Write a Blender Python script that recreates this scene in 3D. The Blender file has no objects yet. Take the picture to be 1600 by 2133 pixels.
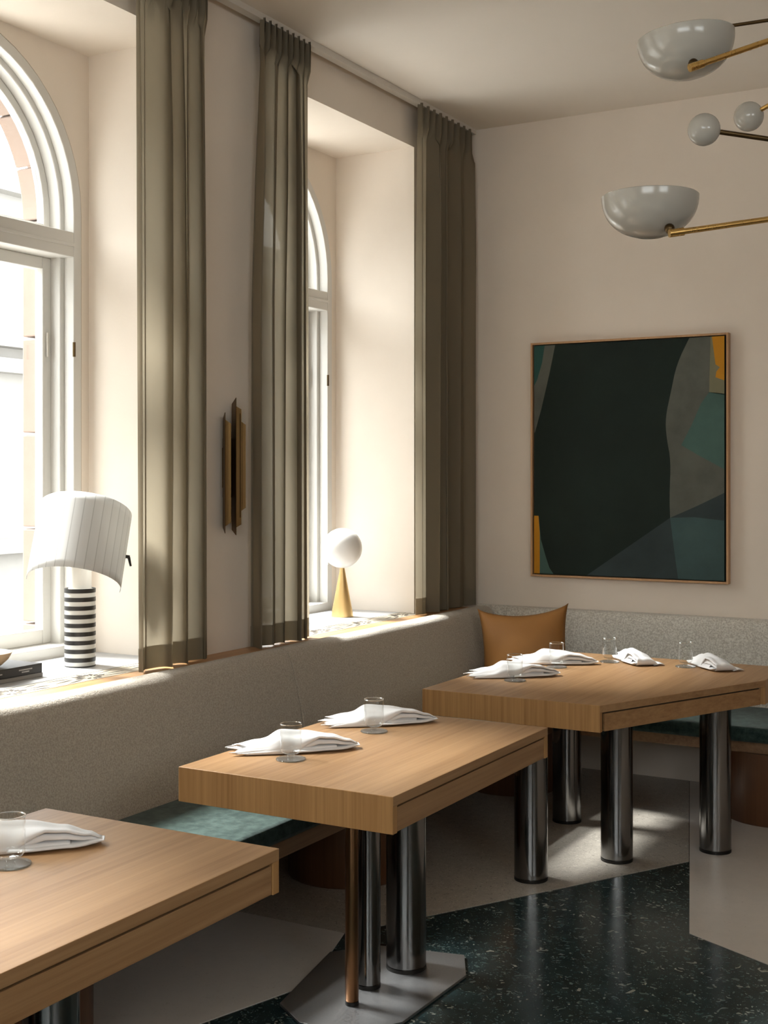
import bpy, bmesh, math, random
from mathutils import Vector, Matrix
random.seed(7)
C = bpy.context.scene.collection
SC = bpy.context.scene
PI = math.pi

# ------------------------------------------------------------------ camera
cam = bpy.data.objects.new('camera', bpy.data.cameras.new('camera'))
C.objects.link(cam)
cam.location = (0, 0, 1.61)
cam.rotation_euler = (PI/2, 0, math.radians(29.5))
cam.data.sensor_fit = 'HORIZONTAL'
cam.data.sensor_width = 36
cam.data.lens = 36*2664/1600
cam.data.shift_y = -76.5/1600
cam.data.clip_start = 0.05
SC.camera = cam

# ------------------------------------------------------------------ sky, sun, exposure
wd = bpy.data.worlds.new('sky'); SC.world = wd; wd.use_nodes = True
bgn = wd.node_tree.nodes['Background']
bgn.inputs[0].default_value = (0.97, 0.985, 1.0, 1)
bgn.inputs[1].default_value = 8.0
sun = bpy.data.objects.new('sun', bpy.data.lights.new('sun', 'SUN')); C.objects.link(sun)
sun.data.energy = 24.0
sun.data.angle = math.radians(17)
sun.data.color = (1.0, 0.985, 0.965)
sun.rotation_euler = Vector((1.0, 0.06, -1.25)).to_track_quat('-Z', 'Y').to_euler()
# window centres along the wall; the daylight enters through their portals
WC = (-0.600, 1.378, 3.355, 5.333)
for wy in WC:
    pl = bpy.data.lights.new('window_portal', 'AREA'); pl.shape = 'RECTANGLE'
    pl.size = 2.5; pl.size_y = 1.3; pl.cycles.is_portal = True
    po = bpy.data.objects.new('window_portal', pl); C.objects.link(po)
    po.location = (-4.06, wy, 2.12); po.rotation_euler = (0, -PI/2, 0)
FWR = (-2.0, .8, 2.3, 3.35)      # unseen fill window added in the right wall: y from, to, z from, to
FWF = (-1.2, 2.2, 2.05, 3.35)     # unseen fill window added in the front wall: x from, to, z from, to
for loc, rot, sx, sy in (((3.6, (FWR[0]+FWR[1])/2, 2.82), (0, PI/2, 0), 1.1, 2.8), (((FWF[0]+FWF[1])/2, -3.5, 2.7), (PI/2, 0, 0), 3.4, 1.35)):
    pl = bpy.data.lights.new('window_portal', 'AREA'); pl.shape = 'RECTANGLE'; pl.size = sx; pl.size_y = sy; pl.cycles.is_portal = True
    po = bpy.data.objects.new('window_portal', pl); C.objects.link(po); po.location = loc; po.rotation_euler = rot
vs = SC.view_settings
vs.view_transform = 'Standard'; vs.look = 'None'; vs.gamma = 1; vs.use_curve_mapping = False
vs.exposure = 0.12
SC.cycles.use_denoising = True
SC.cycles.max_bounces = 14; SC.cycles.diffuse_bounces = 7
SC.cycles.transparent_max_bounces = 24
SC.cycles.caustics_reflective = False; SC.cycles.caustics_refractive = False
SC.cycles.sample_clamp_indirect = 12

# ------------------------------------------------------------------ materials
def lin(r, g, b):
    f = lambda v: (v/255/12.92) if v <= 10 else (((v/255)+.055)/1.055)**2.4
    return (f(r), f(g), f(b), 1)
def nodes(name):
    m = bpy.data.materials.new(name); m.use_nodes = True
    nt = m.node_tree
    return m, nt, nt.nodes['Principled BSDF']
def nn(nt, t, **kw):
    n = nt.nodes.new(t)
    for k, v in kw.items():
        if k in n.inputs: n.inputs[k].default_value = v
        else: setattr(n, k, v)
    return n
def coord(nt, scale=(1, 1, 1), out='Object', rot=(0, 0, 0)):
    tc = nt.nodes.new('ShaderNodeTexCoord'); mp = nt.nodes.new('ShaderNodeMapping')
    mp.inputs['Scale'].default_value = scale; mp.inputs['Rotation'].default_value = rot
    nt.links.new(tc.outputs[out], mp.inputs['Vector'])
    return mp.outputs[0]
def ramp(nt, fac, stops):
    r = nt.nodes.new('ShaderNodeValToRGB'); e = r.color_ramp.elements
    while len(e) < len(stops): e.new(.5)
    for i, (p, c) in enumerate(stops): e[i].position = p; e[i].color = c
    nt.links.new(fac, r.inputs[0]); return r.outputs[0]
def bump(nt, h, b, strength=.3, dist=.002):
    n = nn(nt, 'ShaderNodeBump', Strength=strength, Distance=dist)
    nt.links.new(h, n.inputs['Height']); nt.links.new(n.outputs[0], b.inputs['Normal'])
def plain(name, col, rough=.6, metal=0, spec=.5):
    m, nt, b = nodes(name)
    b.inputs['Base Color'].default_value = col; b.inputs['Roughness'].default_value = rough
    b.inputs['Metallic'].default_value = metal; b.inputs['Specular IOR Level'].default_value = spec
    return m
def plaster(name, c1, c2, rough=.85):
    m, nt, b = nodes(name)
    n = nn(nt, 'ShaderNodeTexNoise', Scale=2.2, Detail=8.0, Roughness=.65)
    nt.links.new(coord(nt), n.inputs['Vector'])
    nt.links.new(ramp(nt, n.outputs[0], [(.3, c1), (.7, c2)]), b.inputs['Base Color'])
    f = nn(nt, 'ShaderNodeTexNoise', Scale=90.0, Detail=4.0)
    nt.links.new(coord(nt), f.inputs['Vector']); bump(nt, f.outputs[0], b, .12, .002)
    b.inputs['Roughness'].default_value = rough; b.inputs['Specular IOR Level'].default_value = .2
    return m
def wood(name, axis, dark, light, rough=.45, rot=0.0):
    m, nt, b = nodes(name)
    s = [70.0, 70.0, 70.0]; s[axis] = 1.6
    v = coord(nt, tuple(s), rot=(0, 0, rot))
    n = nn(nt, 'ShaderNodeTexNoise', Scale=1.0, Detail=6.0, Roughness=.6); nt.links.new(v, n.inputs['Vector'])
    s2 = [9.0, 9.0, 9.0]; s2[axis] = .45
    n2 = nn(nt, 'ShaderNodeTexNoise', Scale=1.0, Detail=3.0); nt.links.new(coord(nt, tuple(s2), rot=(0, 0, rot)), n2.inputs['Vector'])
    mx = nn(nt, 'ShaderNodeMath', operation='ADD'); mx.inputs[1].default_value = 0
    sc = nn(nt, 'ShaderNodeMath', operation='MULTIPLY'); sc.inputs[1].default_value = .6
    nt.links.new(n2.outputs[0], sc.inputs[0])
    nt.links.new(n.outputs[0], mx.inputs[0]); nt.links.new(sc.outputs[0], mx.inputs[1])
    mid = tuple((a+c)/2 for a, c in zip(dark, light))
    nt.links.new(ramp(nt, mx.outputs[0], [(.52, dark), (.72, mid), (.98, light)]), b.inputs['Base Color'])
    b.inputs['Roughness'].default_value = rough
    bump(nt, n.outputs[0], b, .12, .001)
    return m
def boucle(name, dark, light, scale, detail=2.0, strength=.8):
    m, nt, b = nodes(name)
    n = nn(nt, 'ShaderNodeTexNoise', Scale=scale, Detail=detail, Roughness=.7); nt.links.new(coord(nt), n.inputs['Vector'])
    nt.links.new(ramp(nt, n.outputs[0], [(.38, dark), (.62, light)]), b.inputs['Base Color'])
    b.inputs['Roughness'].default_value = .95; b.inputs['Specular IOR Level'].default_value = .1
    b.inputs['Sheen Weight'].default_value = .25
    bump(nt, n.outputs[0], b, strength, .006)
    return m
def sheer(name, col, trans):
    m = bpy.data.materials.new(name); m.use_nodes = True; nt = m.node_tree; nt.nodes.clear()
    o = nt.nodes.new('ShaderNodeOutputMaterial')
    d = nn(nt, 'ShaderNodeBsdfDiffuse', Color=col); t = nn(nt, 'ShaderNodeBsdfTranslucent', Color=col)
    p = nn(nt, 'ShaderNodeBsdfTransparent', Color=(1, .97, .92, 1))
    # threads running up and down make the cloth a little uneven
    w = nn(nt, 'ShaderNodeTexNoise', Scale=1.0, Detail=2.0); nt.links.new(coord(nt, (60, 260, 3)), w.inputs['Vector'])
    mr = nn(nt, 'ShaderNodeMapRange'); mr.inputs['To Min'].default_value = trans*.45; mr.inputs['To Max'].default_value = trans*1.55
    nt.links.new(w.outputs[0], mr.inputs['Value'])
    a = nn(nt, 'ShaderNodeMixShader'); a.inputs[0].default_value = .48
    nt.links.new(d.outputs[0], a.inputs[1]); nt.links.new(t.outputs[0], a.inputs[2])
    q = nn(nt, 'ShaderNodeMixShader'); nt.links.new(mr.outputs[0], q.inputs[0])
    nt.links.new(a.outputs[0], q.inputs[1]); nt.links.new(p.outputs[0], q.inputs[2])
    nt.links.new(q.outputs[0], o.inputs[0]); return m
def thin_glass(name, tint, ior=1.45, add=0.0, power=4.5):
    m = bpy.data.materials.new(name); m.use_nodes = True; nt = m.node_tree; nt.nodes.clear()
    o = nt.nodes.new('ShaderNodeOutputMaterial')
    p = nn(nt, 'ShaderNodeBsdfTransparent', Color=tint)
    g = nn(nt, 'ShaderNodeBsdfGlossy', Roughness=.02); g.inputs['Color'].default_value = (1, 1, 1, 1)
    # reflectance of a thin sheet, the same from both of its sides
    f = nn(nt, 'ShaderNodeLayerWeight', Blend=.5)
    pw = nn(nt, 'ShaderNodeMath', operation='POWER'); pw.inputs[1].default_value = power
    nt.links.new(f.outputs['Facing'], pw.inputs[0])
    ad = nn(nt, 'ShaderNodeMath', operation='MULTIPLY_ADD'); ad.inputs[1].default_value = .7; ad.inputs[2].default_value = ((ior-1)/(ior+1))**2*.8+add
    nt.links.new(pw.outputs[0], ad.inputs[0])
    q = nn(nt, 'ShaderNodeMixShader'); nt.links.new(ad.outputs[0], q.inputs[0])
    nt.links.new(p.outputs[0], q.inputs[1]); nt.links.new(g.outputs[0], q.inputs[2])
    nt.links.new(q.outputs[0], o.inputs[0]); return m
def speckle(name, base1, base2, chips, scale, thr, rough, elong=(1, 1, 1)):
    """terrazzo: a mottled ground with stone chips of several sizes"""
    m, nt, b = nodes(name)
    n = nn(nt, 'ShaderNodeTexNoise', Scale=14.0, Detail=9.0, Roughness=.75); nt.links.new(coord(nt), n.inputs['Vector'])
    col = ramp(nt, n.outputs[0], [(.35, base1), (.7, base2)])
    for i, (sc, th, rot) in enumerate(((scale, thr, .4), (scale*2.6, thr*.9, 1.3), (scale*.45, thr*.62, 2.2))):
        wv = nn(nt, 'ShaderNodeTexNoise', Scale=sc*.9, Detail=1.0); nt.links.new(coord(nt), wv.inputs['Vector'])
        ad = nn(nt, 'ShaderNodeVectorMath', operation='MULTIPLY_ADD')
        ad.inputs[1].default_value = (.5/sc*8,)*3
        v = coord(nt, elong, rot=(0, 0, rot))
        nt.links.new(wv.outputs[1], ad.inputs[0]); nt.links.new(v, ad.inputs[2])
        vo = nn(nt, 'ShaderNodeTexVoronoi', Scale=sc); vo.inputs['Randomness'].default_value = 1
        nt.links.new(ad.outputs[0], vo.inputs['Vector'])
        # only some of the cells hold a chip, and its tone varies
        sx = nn(nt, 'ShaderNodeSeparateColor'); nt.links.new(vo.outputs['Color'], sx.inputs[0])
        gt = nn(nt, 'ShaderNodeMath', operation='GREATER_THAN'); gt.inputs[1].default_value = .55
        nt.links.new(sx.outputs[0], gt.inputs[0])
        lt = nn(nt, 'ShaderNodeMath', operation='LESS_THAN'); lt.inputs[1].default_value = th
        nt.links.new(vo.outputs['Distance'], lt.inputs[0])
        mu = nn(nt, 'ShaderNodeMath', operation='MULTIPLY'); nt.links.new(gt.outputs[0], mu.inputs[0]); nt.links.new(lt.outputs[0], mu.inputs[1])
        cc = ramp(nt, sx.outputs[1], [(0, chips[0]), (.6, chips[1]), (1, chips[2])])
        mx = nn(nt, 'ShaderNodeMix', data_type='RGBA')
        nt.links.new(mu.outputs[0], mx.inputs[0]); nt.links.new(col, mx.inputs[6]); nt.links.new(cc, mx.inputs[7])
        col = mx.outputs[2]
    nt.links.new(col, b.inputs['Base Color']); b.inputs['Roughness'].default_value = rough
    return m
def brushed(name, col, rough):
    m, nt, b = nodes(name)
    b.inputs['Base Color'].default_value = col; b.inputs['Metallic'].default_value = 1
    n = nn(nt, 'ShaderNodeTexNoise', Scale=1.0, Detail=3.0); nt.links.new(coord(nt, (160, 160, 1.5)), n.inputs['Vector'])
    mr = nn(nt, 'ShaderNodeMapRange'); mr.inputs['To Min'].default_value = rough*.7; mr.inputs['To Max'].default_value = rough*1.4
    nt.links.new(n.outputs[0], mr.inputs['Value']); nt.links.new(mr.outputs[0], b.inputs['Roughness'])
    return m

M = {}
M['wall'] = plaster('warm_plaster', (.75, .67, .58, 1), (.79, .71, .62, 1))
M['panel'] = wood('warm_bounce_wood', 2, (.34, .22, .12, 1), (.52, .36, .21, 1), .6)  # unseen walls get this warm wood colour to tint the bounced light
M['ceiling'] = plaster('ceiling_paint', (.78, .72, .645, 1), (.80, .74, .665, 1))
M['white'] = plain('white_window_paint', (.64, .625, .59, 1), .45)
M['track'] = plain('track_grey', (.62, .58, .52, 1), .5)
M['pane'] = thin_glass('window_glass', (.97, .985, .98, 1))
M['glass'] = thin_glass('tumbler_glass', (.965, .972, .968, 1), 1.45, .0, 2.6)
M['rim'] = thin_glass('tumbler_rim_glass', (.80, .83, .82, 1), 1.5, .30, 2.0)
M['foot'] = thin_glass('tumbler_foot_glass', (.66, .70, .71, 1), 1.6, .14)
M['dark_terrazzo'] = speckle('dark_green_terrazzo', (.007, .015, .017, 1), (.032, .064, .067, 1),
                             ((.05, .085, .082, 1), (.12, .15, .14, 1), (.34, .33, .28, 1)), 27, .30, .2, (1, 1.35, 1))
M['beige_terrazzo'] = speckle('beige_terrazzo', (.36, .325, .28, 1), (.48, .435, .375, 1),
                              ((.15, .125, .105, 1), (.46, .42, .36, 1), (.62, .58, .51, 1)), 90, .42, .38)
M['beige_stone'] = speckle('pale_stone', (.60, .56, .52, 1), (.65, .605, .56, 1),
                           ((.48, .44, .40, 1), (.56, .52, .48, 1), (.70, .66, .61, 1)), 60, .2, .35)
OD, OL = (.235, .118, .047, 1), (.38, .222, .105, 1)
M['oak_y'] = wood('oak_lengthwise', 1, OD, OL)
M['oak_x'] = wood('oak_crosswise', 0, OD, OL)
M['oak_z'] = wood('oak_upright', 2, (.24, .11, .033, 1), (.44, .24, .09, 1))
M['oak_diag'] = wood('oak_along_chamfer', 1, (.22, .105, .04, 1), (.38, .215, .095, 1), rot=math.radians(23.8))
M['ledge_wood'] = wood('oiled_oak_ledge', 1, (.30, .145, .055, 1), (.45, .25, .11, 1), .4)
M['drum_wood'] = wood('dark_oak_drum', 2, (.07, .026, .010, 1), (.12, .05, .02, 1), .4)
M['rail_wood'] = wood('bench_rail_oak', 1, (.17, .085, .04, 1), (.28, .16, .08, 1))
M['boucle'] = boucle('grey_beige_boucle', (.33, .285, .23, 1), (.46, .41, .34, 1), 170, 2.0, .7)
M['boucle_coarse'] = boucle('coarse_mottled_boucle', (.46, .425, .365, 1), (.70, .67, .60, 1), 110, 2.5, .7)
M['seam'] = plain('dark_seam', (.07, .06, .048, 1), .95, 0, .1)
M['velvet'] = boucle('green_velvet', (.012, .027, .023, 1), (.040, .066, .057, 1), 22, 5.0, .1)
M['velvet'].node_tree.nodes['Principled BSDF'].inputs['Sheen Weight'].default_value = .12
M['velvet'].node_tree.nodes['Principled BSDF'].inputs['Roughness'].default_value = .6
M['leather'] = plaster('tan_leather', (.27, .122, .033, 1), (.31, .143, .042, 1), .55)
M['curtain'] = sheer('olive_linen_sheer', (.29, .248, .18, 1), .012)
M['steel'] = brushed('brushed_steel', (.21, .205, .20, 1), .15)
M['dark_metal'] = plain('dark_metal', (.02, .018, .016, 1), .45, .6)
M['plate'] = brushed('waxed_steel_plate', (.36, .36, .365, 1), .42)
M['copper'] = brushed('bronze_rod', (.30, .15, .07, 1), .3)
M['brass'] = brushed('brass', (.72, .46, .16, 1), .28)
M['old_brass'] = brushed('aged_brass', (.15, .088, .034, 1), .42)
M['dark_brass'] = plain('dark_brass', (.10, .065, .03, 1), .4, 1)
M['lamp_brass'] = brushed('satin_brass', (.78, .55, .25, 1), .35)
M['enamel'] = plain('grey_white_enamel', (.47, .45, .40, 1), .16)
M['enamel_in'] = plain('white_enamel_inside', (.75, .73, .68, 1), .4)
M['napkin'] = plain('white_linen', (.74, .735, .735, 1), .9, 0, .1)
M['opal'] = plain('opal_glass', (.72, .715, .70, 1), .25)
M['ceramic_white'] = plain('white_ceramic', (.60, .585, .54, 1), .35)
M['ceramic_black'] = plain('black_ceramic', (.018, .016, .014, 1), .35)
M['neck'] = plain('lamp_neck_white', (.74, .71, .65, 1), .6)
M['marble'] = plaster('pale_marble', (.34, .34, .34, 1), (.48, .48, .48, 1), .3)
M['grille'] = plain('cream_grille', (.33, .285, .215, 1), .5)
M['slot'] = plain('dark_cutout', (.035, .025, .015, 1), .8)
M['book_black'] = plain('black_book_cloth', (.018, .016, .015, 1), .5)
M['book_grey'] = plain('grey_book_cloth', (.22, .20, .18, 1), .6)
M['paper'] = plain('paper', (.75, .72, .65, 1), .8)
M['print'] = plain('spine_print', (.45, .43, .40, 1), .7)
M['clay'] = plaster('tan_clay', (.36, .27, .18, 1), (.42, .32, .22, 1), .6)
M['stone'] = plaster('pink_sandstone', (.27, .20, .165, 1), (.31, .235, .195, 1), .9)
M['facade'] = plaster('pale_facade', (.23, .22, .205, 1), (.26, .25, .235, 1), .9)
M['facade_dark'] = plain('facade_window', (.14, .15, .16, 1), .3)
M['street'] = plain('pavement', (.45, .44, .42, 1), .9)
def paint(name, c, d=.25):
    return plaster(name, tuple(v*(1-d) for v in c[:3])+(1,), tuple(v*(1+d) for v in c[:3])+(1,), .6)
M['frame_wood'] = wood('painting_frame_ash', 2, (.40, .22, .10, 1), (.52, .31, .16, 1))
m_shade, nt, b = nodes('striped_lampshade')
tc = nt.nodes.new('ShaderNodeUVMap')
mp = nn(nt, 'ShaderNodeMapping'); nt.links.new(tc.outputs[0], mp.inputs[0])
wv = nn(nt, 'ShaderNodeTexWave', Scale=5.2, Distortion=0.0, wave_profile='SAW'); nt.links.new(mp.outputs[0], wv.inputs[0])
nt.links.new(ramp(nt, wv.outputs[1], [(0, (.54, .535, .52, 1)), (.88, (.58, .575, .56, 1)), (.96, (.33, .325, .31, 1))]), b.inputs['Base Color'])
b.inputs['Roughness'].default_value = .5
tl = nn(nt, 'ShaderNodeBsdfTranslucent', Color=(.8, .79, .77, 1)); q = nn(nt, 'ShaderNodeMixShader'); q.inputs[0].default_value = .2
o_ = nt.nodes['Material Output']
nt.links.new(b.outputs[0], q.inputs[1]); nt.links.new(tl.outputs[0], q.inputs[2]); nt.links.new(q.outputs[0], o_.inputs[0])
M['shade'] = m_shade

# ------------------------------------------------------------------ mesh helpers
def box(bm, x0, x1, y0, y1, z0, z1):
    v = [bm.verts.new(p) for p in ((x0,y0,z0),(x1,y0,z0),(x1,y1,z0),(x0,y1,z0),(x0,y0,z1),(x1,y0,z1),(x1,y1,z1),(x0,y1,z1))]
    for f in ((3,2,1,0),(4,5,6,7),(0,1,5,4),(1,2,6,5),(2,3,7,6),(3,0,4,7)): bm.faces.new([v[i] for i in f])
    return bm
def prism(bm, poly, z0, z1):
    """z0, z1: one height, or one per corner"""
    n = len(poly); a = z0 if isinstance(z0, (list, tuple)) else [z0]*n; c = z1 if isinstance(z1, (list, tuple)) else [z1]*n
    lo = [bm.verts.new((p[0], p[1], a[i])) for i, p in enumerate(poly)]
    hi = [bm.verts.new((p[0], p[1], c[i])) for i, p in enumerate(poly)]
    bm.faces.new(lo[::-1]); bm.faces.new(hi)
    for i in range(n): bm.faces.new((lo[i], lo[(i+1) % n], hi[(i+1) % n], hi[i]))
    return bm
def extrude_x(bm, poly, x0, x1):
    """poly of (y, z) pairs swept from x0 to x1"""
    n = len(poly)
    a = [bm.verts.new((x0, p[0], p[1])) for p in poly]; c = [bm.verts.new((x1, p[0], p[1])) for p in poly]
    bm.faces.new(a); bm.faces.new(c[::-1])
    for i in range(n): bm.faces.new((a[(i+1) % n], a[i], c[i], c[(i+1) % n]))
    return bm
def extrude_y(bm, poly, y0, y1):
    n = len(poly)
    a = [bm.verts.new((p[0], y0, p[1])) for p in poly]; c = [bm.verts.new((p[0], y1, p[1])) for p in poly]
    bm.faces.new(a); bm.faces.new(c[::-1])
    for i in range(n): bm.faces.new((a[(i+1) % n], a[i], c[i], c[(i+1) % n]))
    return bm
def lathe(bm, prof, c=(0, 0, 0), seg=40, closed=False):
    rings = []
    for r, z in prof:
        if r < 1e-6: rings.append([bm.verts.new((c[0], c[1], c[2]+z))])
        else: rings.append([bm.verts.new((c[0]+r*math.cos(2*PI*k/seg), c[1]+r*math.sin(2*PI*k/seg), c[2]+z)) for k in range(seg)])
    pairs = list(zip(rings, rings[1:])) + ([(rings[-1], rings[0])] if closed else [])
    for a, d in pairs:
        for k in range(seg):
            k2 = (k+1) % seg
            q = [a[k % len(a)], a[k2 % len(a)], d[k2 % len(d)], d[k % len(d)]]
            u = []
            for w in q:
                if w not in u: u.append(w)
            if len(u) > 2:
                try: bm.faces.new(u)
                except ValueError: pass
    return bm
def tube(bm, p0, p1, r0, r1=None, seg=16):
    r1 = r0 if r1 is None else r1
    p0, p1 = Vector(p0), Vector(p1); d = (p1-p0).normalized()
    a = d.orthogonal().normalized(); c = d.cross(a)
    A = [bm.verts.new(p0+(a*math.cos(2*PI*k/seg)+c*math.sin(2*PI*k/seg))*r0) for k in range(seg)]
    B = [bm.verts.new(p1+(a*math.cos(2*PI*k/seg)+c*math.sin(2*PI*k/seg))*r1) for k in range(seg)]
    bm.faces.new(A[::-1]); bm.faces.new(B)
    for k in range(seg): bm.faces.new((A[k], A[(k+1) % seg], B[(k+1) % seg], B[k]))
    return bm
def ball(bm, c, r, seg=32):
    bmesh.ops.create_uvsphere(bm, u_segments=seg, v_segments=seg//2, radius=r, matrix=Matrix.Translation(c)); return bm
def B(): return bmesh.new()
def wloc(o):
    v = Vector((0, 0, 0))
    while o: v += o.location; o = o.parent
    return v
def obj(name, bm, m, parent=None, smooth=False, bevel=0.0, fix=True):
    """one mesh object; the shape is given in world coordinates and stored relative to its parent"""
    if fix: bmesh.ops.recalc_face_normals(bm, faces=bm.faces[:])
    if parent: bmesh.ops.translate(bm, verts=bm.verts[:], vec=-wloc(parent))
    me = bpy.data.meshes.new(name); bm.to_mesh(me); bm.free()
    me.materials.append(M[m] if isinstance(m, str) else m)
    if smooth:
        for p in me.polygons: p.use_smooth = True
        if smooth != 'all':
            try: me.set_sharp_from_angle(angle=math.radians(40))
            except Exception: pass
    o = bpy.data.objects.new(name, me); C.objects.link(o)
    if parent: o.parent = parent
    if bevel:
        bv = o.modifiers.new('bevel', 'BEVEL'); bv.width = bevel; bv.segments = 2; bv.limit_method = 'ANGLE'
    return o
def tag(o, label=None, cat=None, group=None, kind=None):
    if label: o['label'] = label
    if cat: o['category'] = cat
    if group: o['group'] = group
    if kind: o['kind'] = kind
    return o
def thing(name, label, cat, loc=(0, 0, 0), group=None):
    o = bpy.data.objects.new(name, None); C.objects.link(o); o.location = loc; o.empty_display_size = .1
    return tag(o, label, cat, group)
def structure(name, label=None):
    o = bpy.data.objects.new(name, None); C.objects.link(o)
    return tag(o, label, None, None, 'structure')
def copy_tree(o, loc, rotz=None, label=None):
    r = o.copy(); C.objects.link(r); r.location = loc
    if rotz is not None: r.rotation_euler = (0, 0, rotz)
    if label: r['label'] = label
    for ch in [c for c in bpy.data.objects if c.parent == o]:
        c2 = ch.copy(); C.objects.link(c2); c2.parent = r
        for g in [c for c in bpy.data.objects if c.parent == ch]:
            g2 = g.copy(); C.objects.link(g2); g2.parent = c2
    return r

# ------------------------------------------------------------------ room shell
XW, XR, YB, YN, ZC = -3.233, 3.3, 6.654, -3.2, 3.592  # left and back wall, window, curtain, ledge and painting numbers scaled about the camera
XP = -3.7246            # window plane
SILL, LINT = 0.8695, 3.3675
HW = 0.709              # half width of a window niche
RO, ZS = 0.661, 2.6905  # arch radius, springing

floor = obj('floor', box(B(), XW-.3, XR+.1, YN-.1, YB+.1, -.12, 0), 'dark_terrazzo'); tag(floor, 'dark green polished terrazzo floor with pale chips', kind='structure')
inl = [('beige_terrazzo', [(-3.24, 3.843), (-2.33, 3.843), (-1.518, 5.263), (-1.920, 6.66), (-3.24, 6.66)], 'grainy beige terrazzo inlay'),  # inlay corners and object positions below were back-projected from image pixels
       ('beige_stone', [(-1.278, 4.437), (-.90, 4.246), (.3, 3.64), (1.9, 4.2), (2.4, 6.66), (-1.916, 6.66)], 'smooth pale stone inlay'),
       ('beige_stone', [(-3.24, 1.2), (-2.60, 1.6), (-2.60, 2.05), (-2.316, 3.001), (-2.195, 3.40), (-2.333, 3.84), (-3.24, 3.84)], 'smooth pale stone inlay along the bench'),
       ('beige_stone', [(-.6, 1.2), (.9, .6), (1.8, 1.6), (.9, 2.4), (-.2, 2.1)], None)]
for m, poly, lab in inl:
    o = obj('floor_inlay', prism(B(), poly, -.02, .002), m, floor)
    if lab: o['label'] = lab
tag(obj('ceiling', box(B(), XW-.6, XR+.1, YN-.1, YB+.1, ZC, ZC+.15), 'ceiling'), 'smooth warm white ceiling', kind='structure')
tag(obj('wall_back', box(B(), XW-.6, XR+.1, YB, YB+.15, -.02, ZC), 'wall'), 'pinkish beige plaster wall behind the painting', kind='structure')
# two unseen windows behind the camera, added as fill light for the room
bm = B(); ya, yb_, za, zb_ = FWR
box(bm, XR, XR+.15, YN, ya, -.02, ZC); box(bm, XR, XR+.15, yb_, YB, -.02, ZC); box(bm, XR, XR+.15, ya, yb_, -.02, za); box(bm, XR, XR+.15, ya, yb_, zb_, ZC)
tag(obj('wall_right', bm, 'panel'), kind='structure')
bm = B(); xa, xb_, zc_, zd_ = FWF
box(bm, XW-.6, xa, YN-.15, YN, -.02, ZC); box(bm, xb_, XR+.15, YN-.15, YN, -.02, ZC); box(bm, xa, xb_, YN-.15, YN, -.02, zc_); box(bm, xa, xb_, YN-.15, YN, zd_, ZC)
tag(obj('wall_front', bm, 'panel'), kind='structure')
def fill_window(n, x0, x1, y0, y1, z0, z1):
    w = structure('window_%d' % n); bm = B(); t = .06  # added opening that lets in fill light, out of view
    ex = (x1-x0) < (y1-y0)
    a0, a1 = (y0, y1) if ex else (x0, x1)
    def bar(p, q, u, v):
        if ex: box(bm, x0, x1, p, q, u, v)
        else: box(bm, p, q, y0, y1, u, v)
    bar(a0, a0+t, z0, z1); bar(a1-t, a1, z0, z1); bar(a0+t, a1-t, z0, z0+t); bar(a0+t, a1-t, z1-t, z1); bar((a0+a1)/2-t/2, (a0+a1)/2+t/2, z0+t, z1-t)
    obj('frame', bm, 'white', w)
    if ex: obj('pane', box(B(), (x0+x1)/2, (x0+x1)/2+.004, y0+t, y1-t, z0+t, z1-t), 'pane', w)
    else: obj('pane', box(B(), x0+t, x1-t, (y0+y1)/2, (y0+y1)/2+.004, z0+t, z1-t), 'pane', w)
fill_window(5, XR+.04, XR+.09, ya, yb_, za, zb_)
fill_window(6, xa, xb_, YN-.09, YN-.04, zc_, zd_)
wl = structure('wall_left', 'beige plaster wall with deep window niches')
edges = [YN]
for wy in WC: edges += [wy-HW, wy+HW]
edges.append(YB)
bm = B()
box(bm, XP, XW, YN, YB, 0, SILL-.04)                       # below the ledge
for i in range(0, len(edges), 2): box(bm, XP, XW, edges[i], edges[i+1], SILL-.04, ZC)   # piers
for wy in WC: box(bm, XP, XW, wy-HW, wy+HW, LINT, ZC)      # lintels
obj('pier_wall', bm, 'wall', wl)
bays = [YN] + [(a+c)/2 for a, c in zip(WC, WC[1:])] + [YB+.1]
NA = 28
def arch_pts(cy, r, n=NA): return [(cy-r*math.cos(PI*k/n), ZS+r*math.sin(PI*k/n)) for k in range(n+1)]
def arched_wall(bm, cy, r, y0, y1, x0, x1, zb, zt):
    box(bm, x0, x1, y0, cy-r, zb, zt); box(bm, x0, x1, cy+r, y1, zb, zt)
    box(bm, x0, x1, cy-r, cy+r, -.02, zb); box(bm, x0, x1, y0, cy-r, -.02, zb); box(bm, x0, x1, cy+r, y1, -.02, zb)
    a = arch_pts(cy, r)
    for p, q in zip(a, a[1:]): extrude_x(bm, [(p[0], p[1]), (q[0], q[1]), (q[0], zt), (p[0], zt)], x0, x1)
bm = B()
for i, wy in enumerate(WC): arched_wall(bm, wy, RO+.004, bays[i], bays[i+1], XP-.16, XP, SILL-.04, ZC+.1)
obj('window_wall', bm, 'wall', wl)
bm = B()
for i, wy in enumerate(WC): arched_wall(bm, wy, RO+.06, bays[i], bays[i+1], XP-.32, XP-.161, SILL-.08, ZC+1.2)
obj('outer_wall', bm, 'stone', wl)

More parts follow.
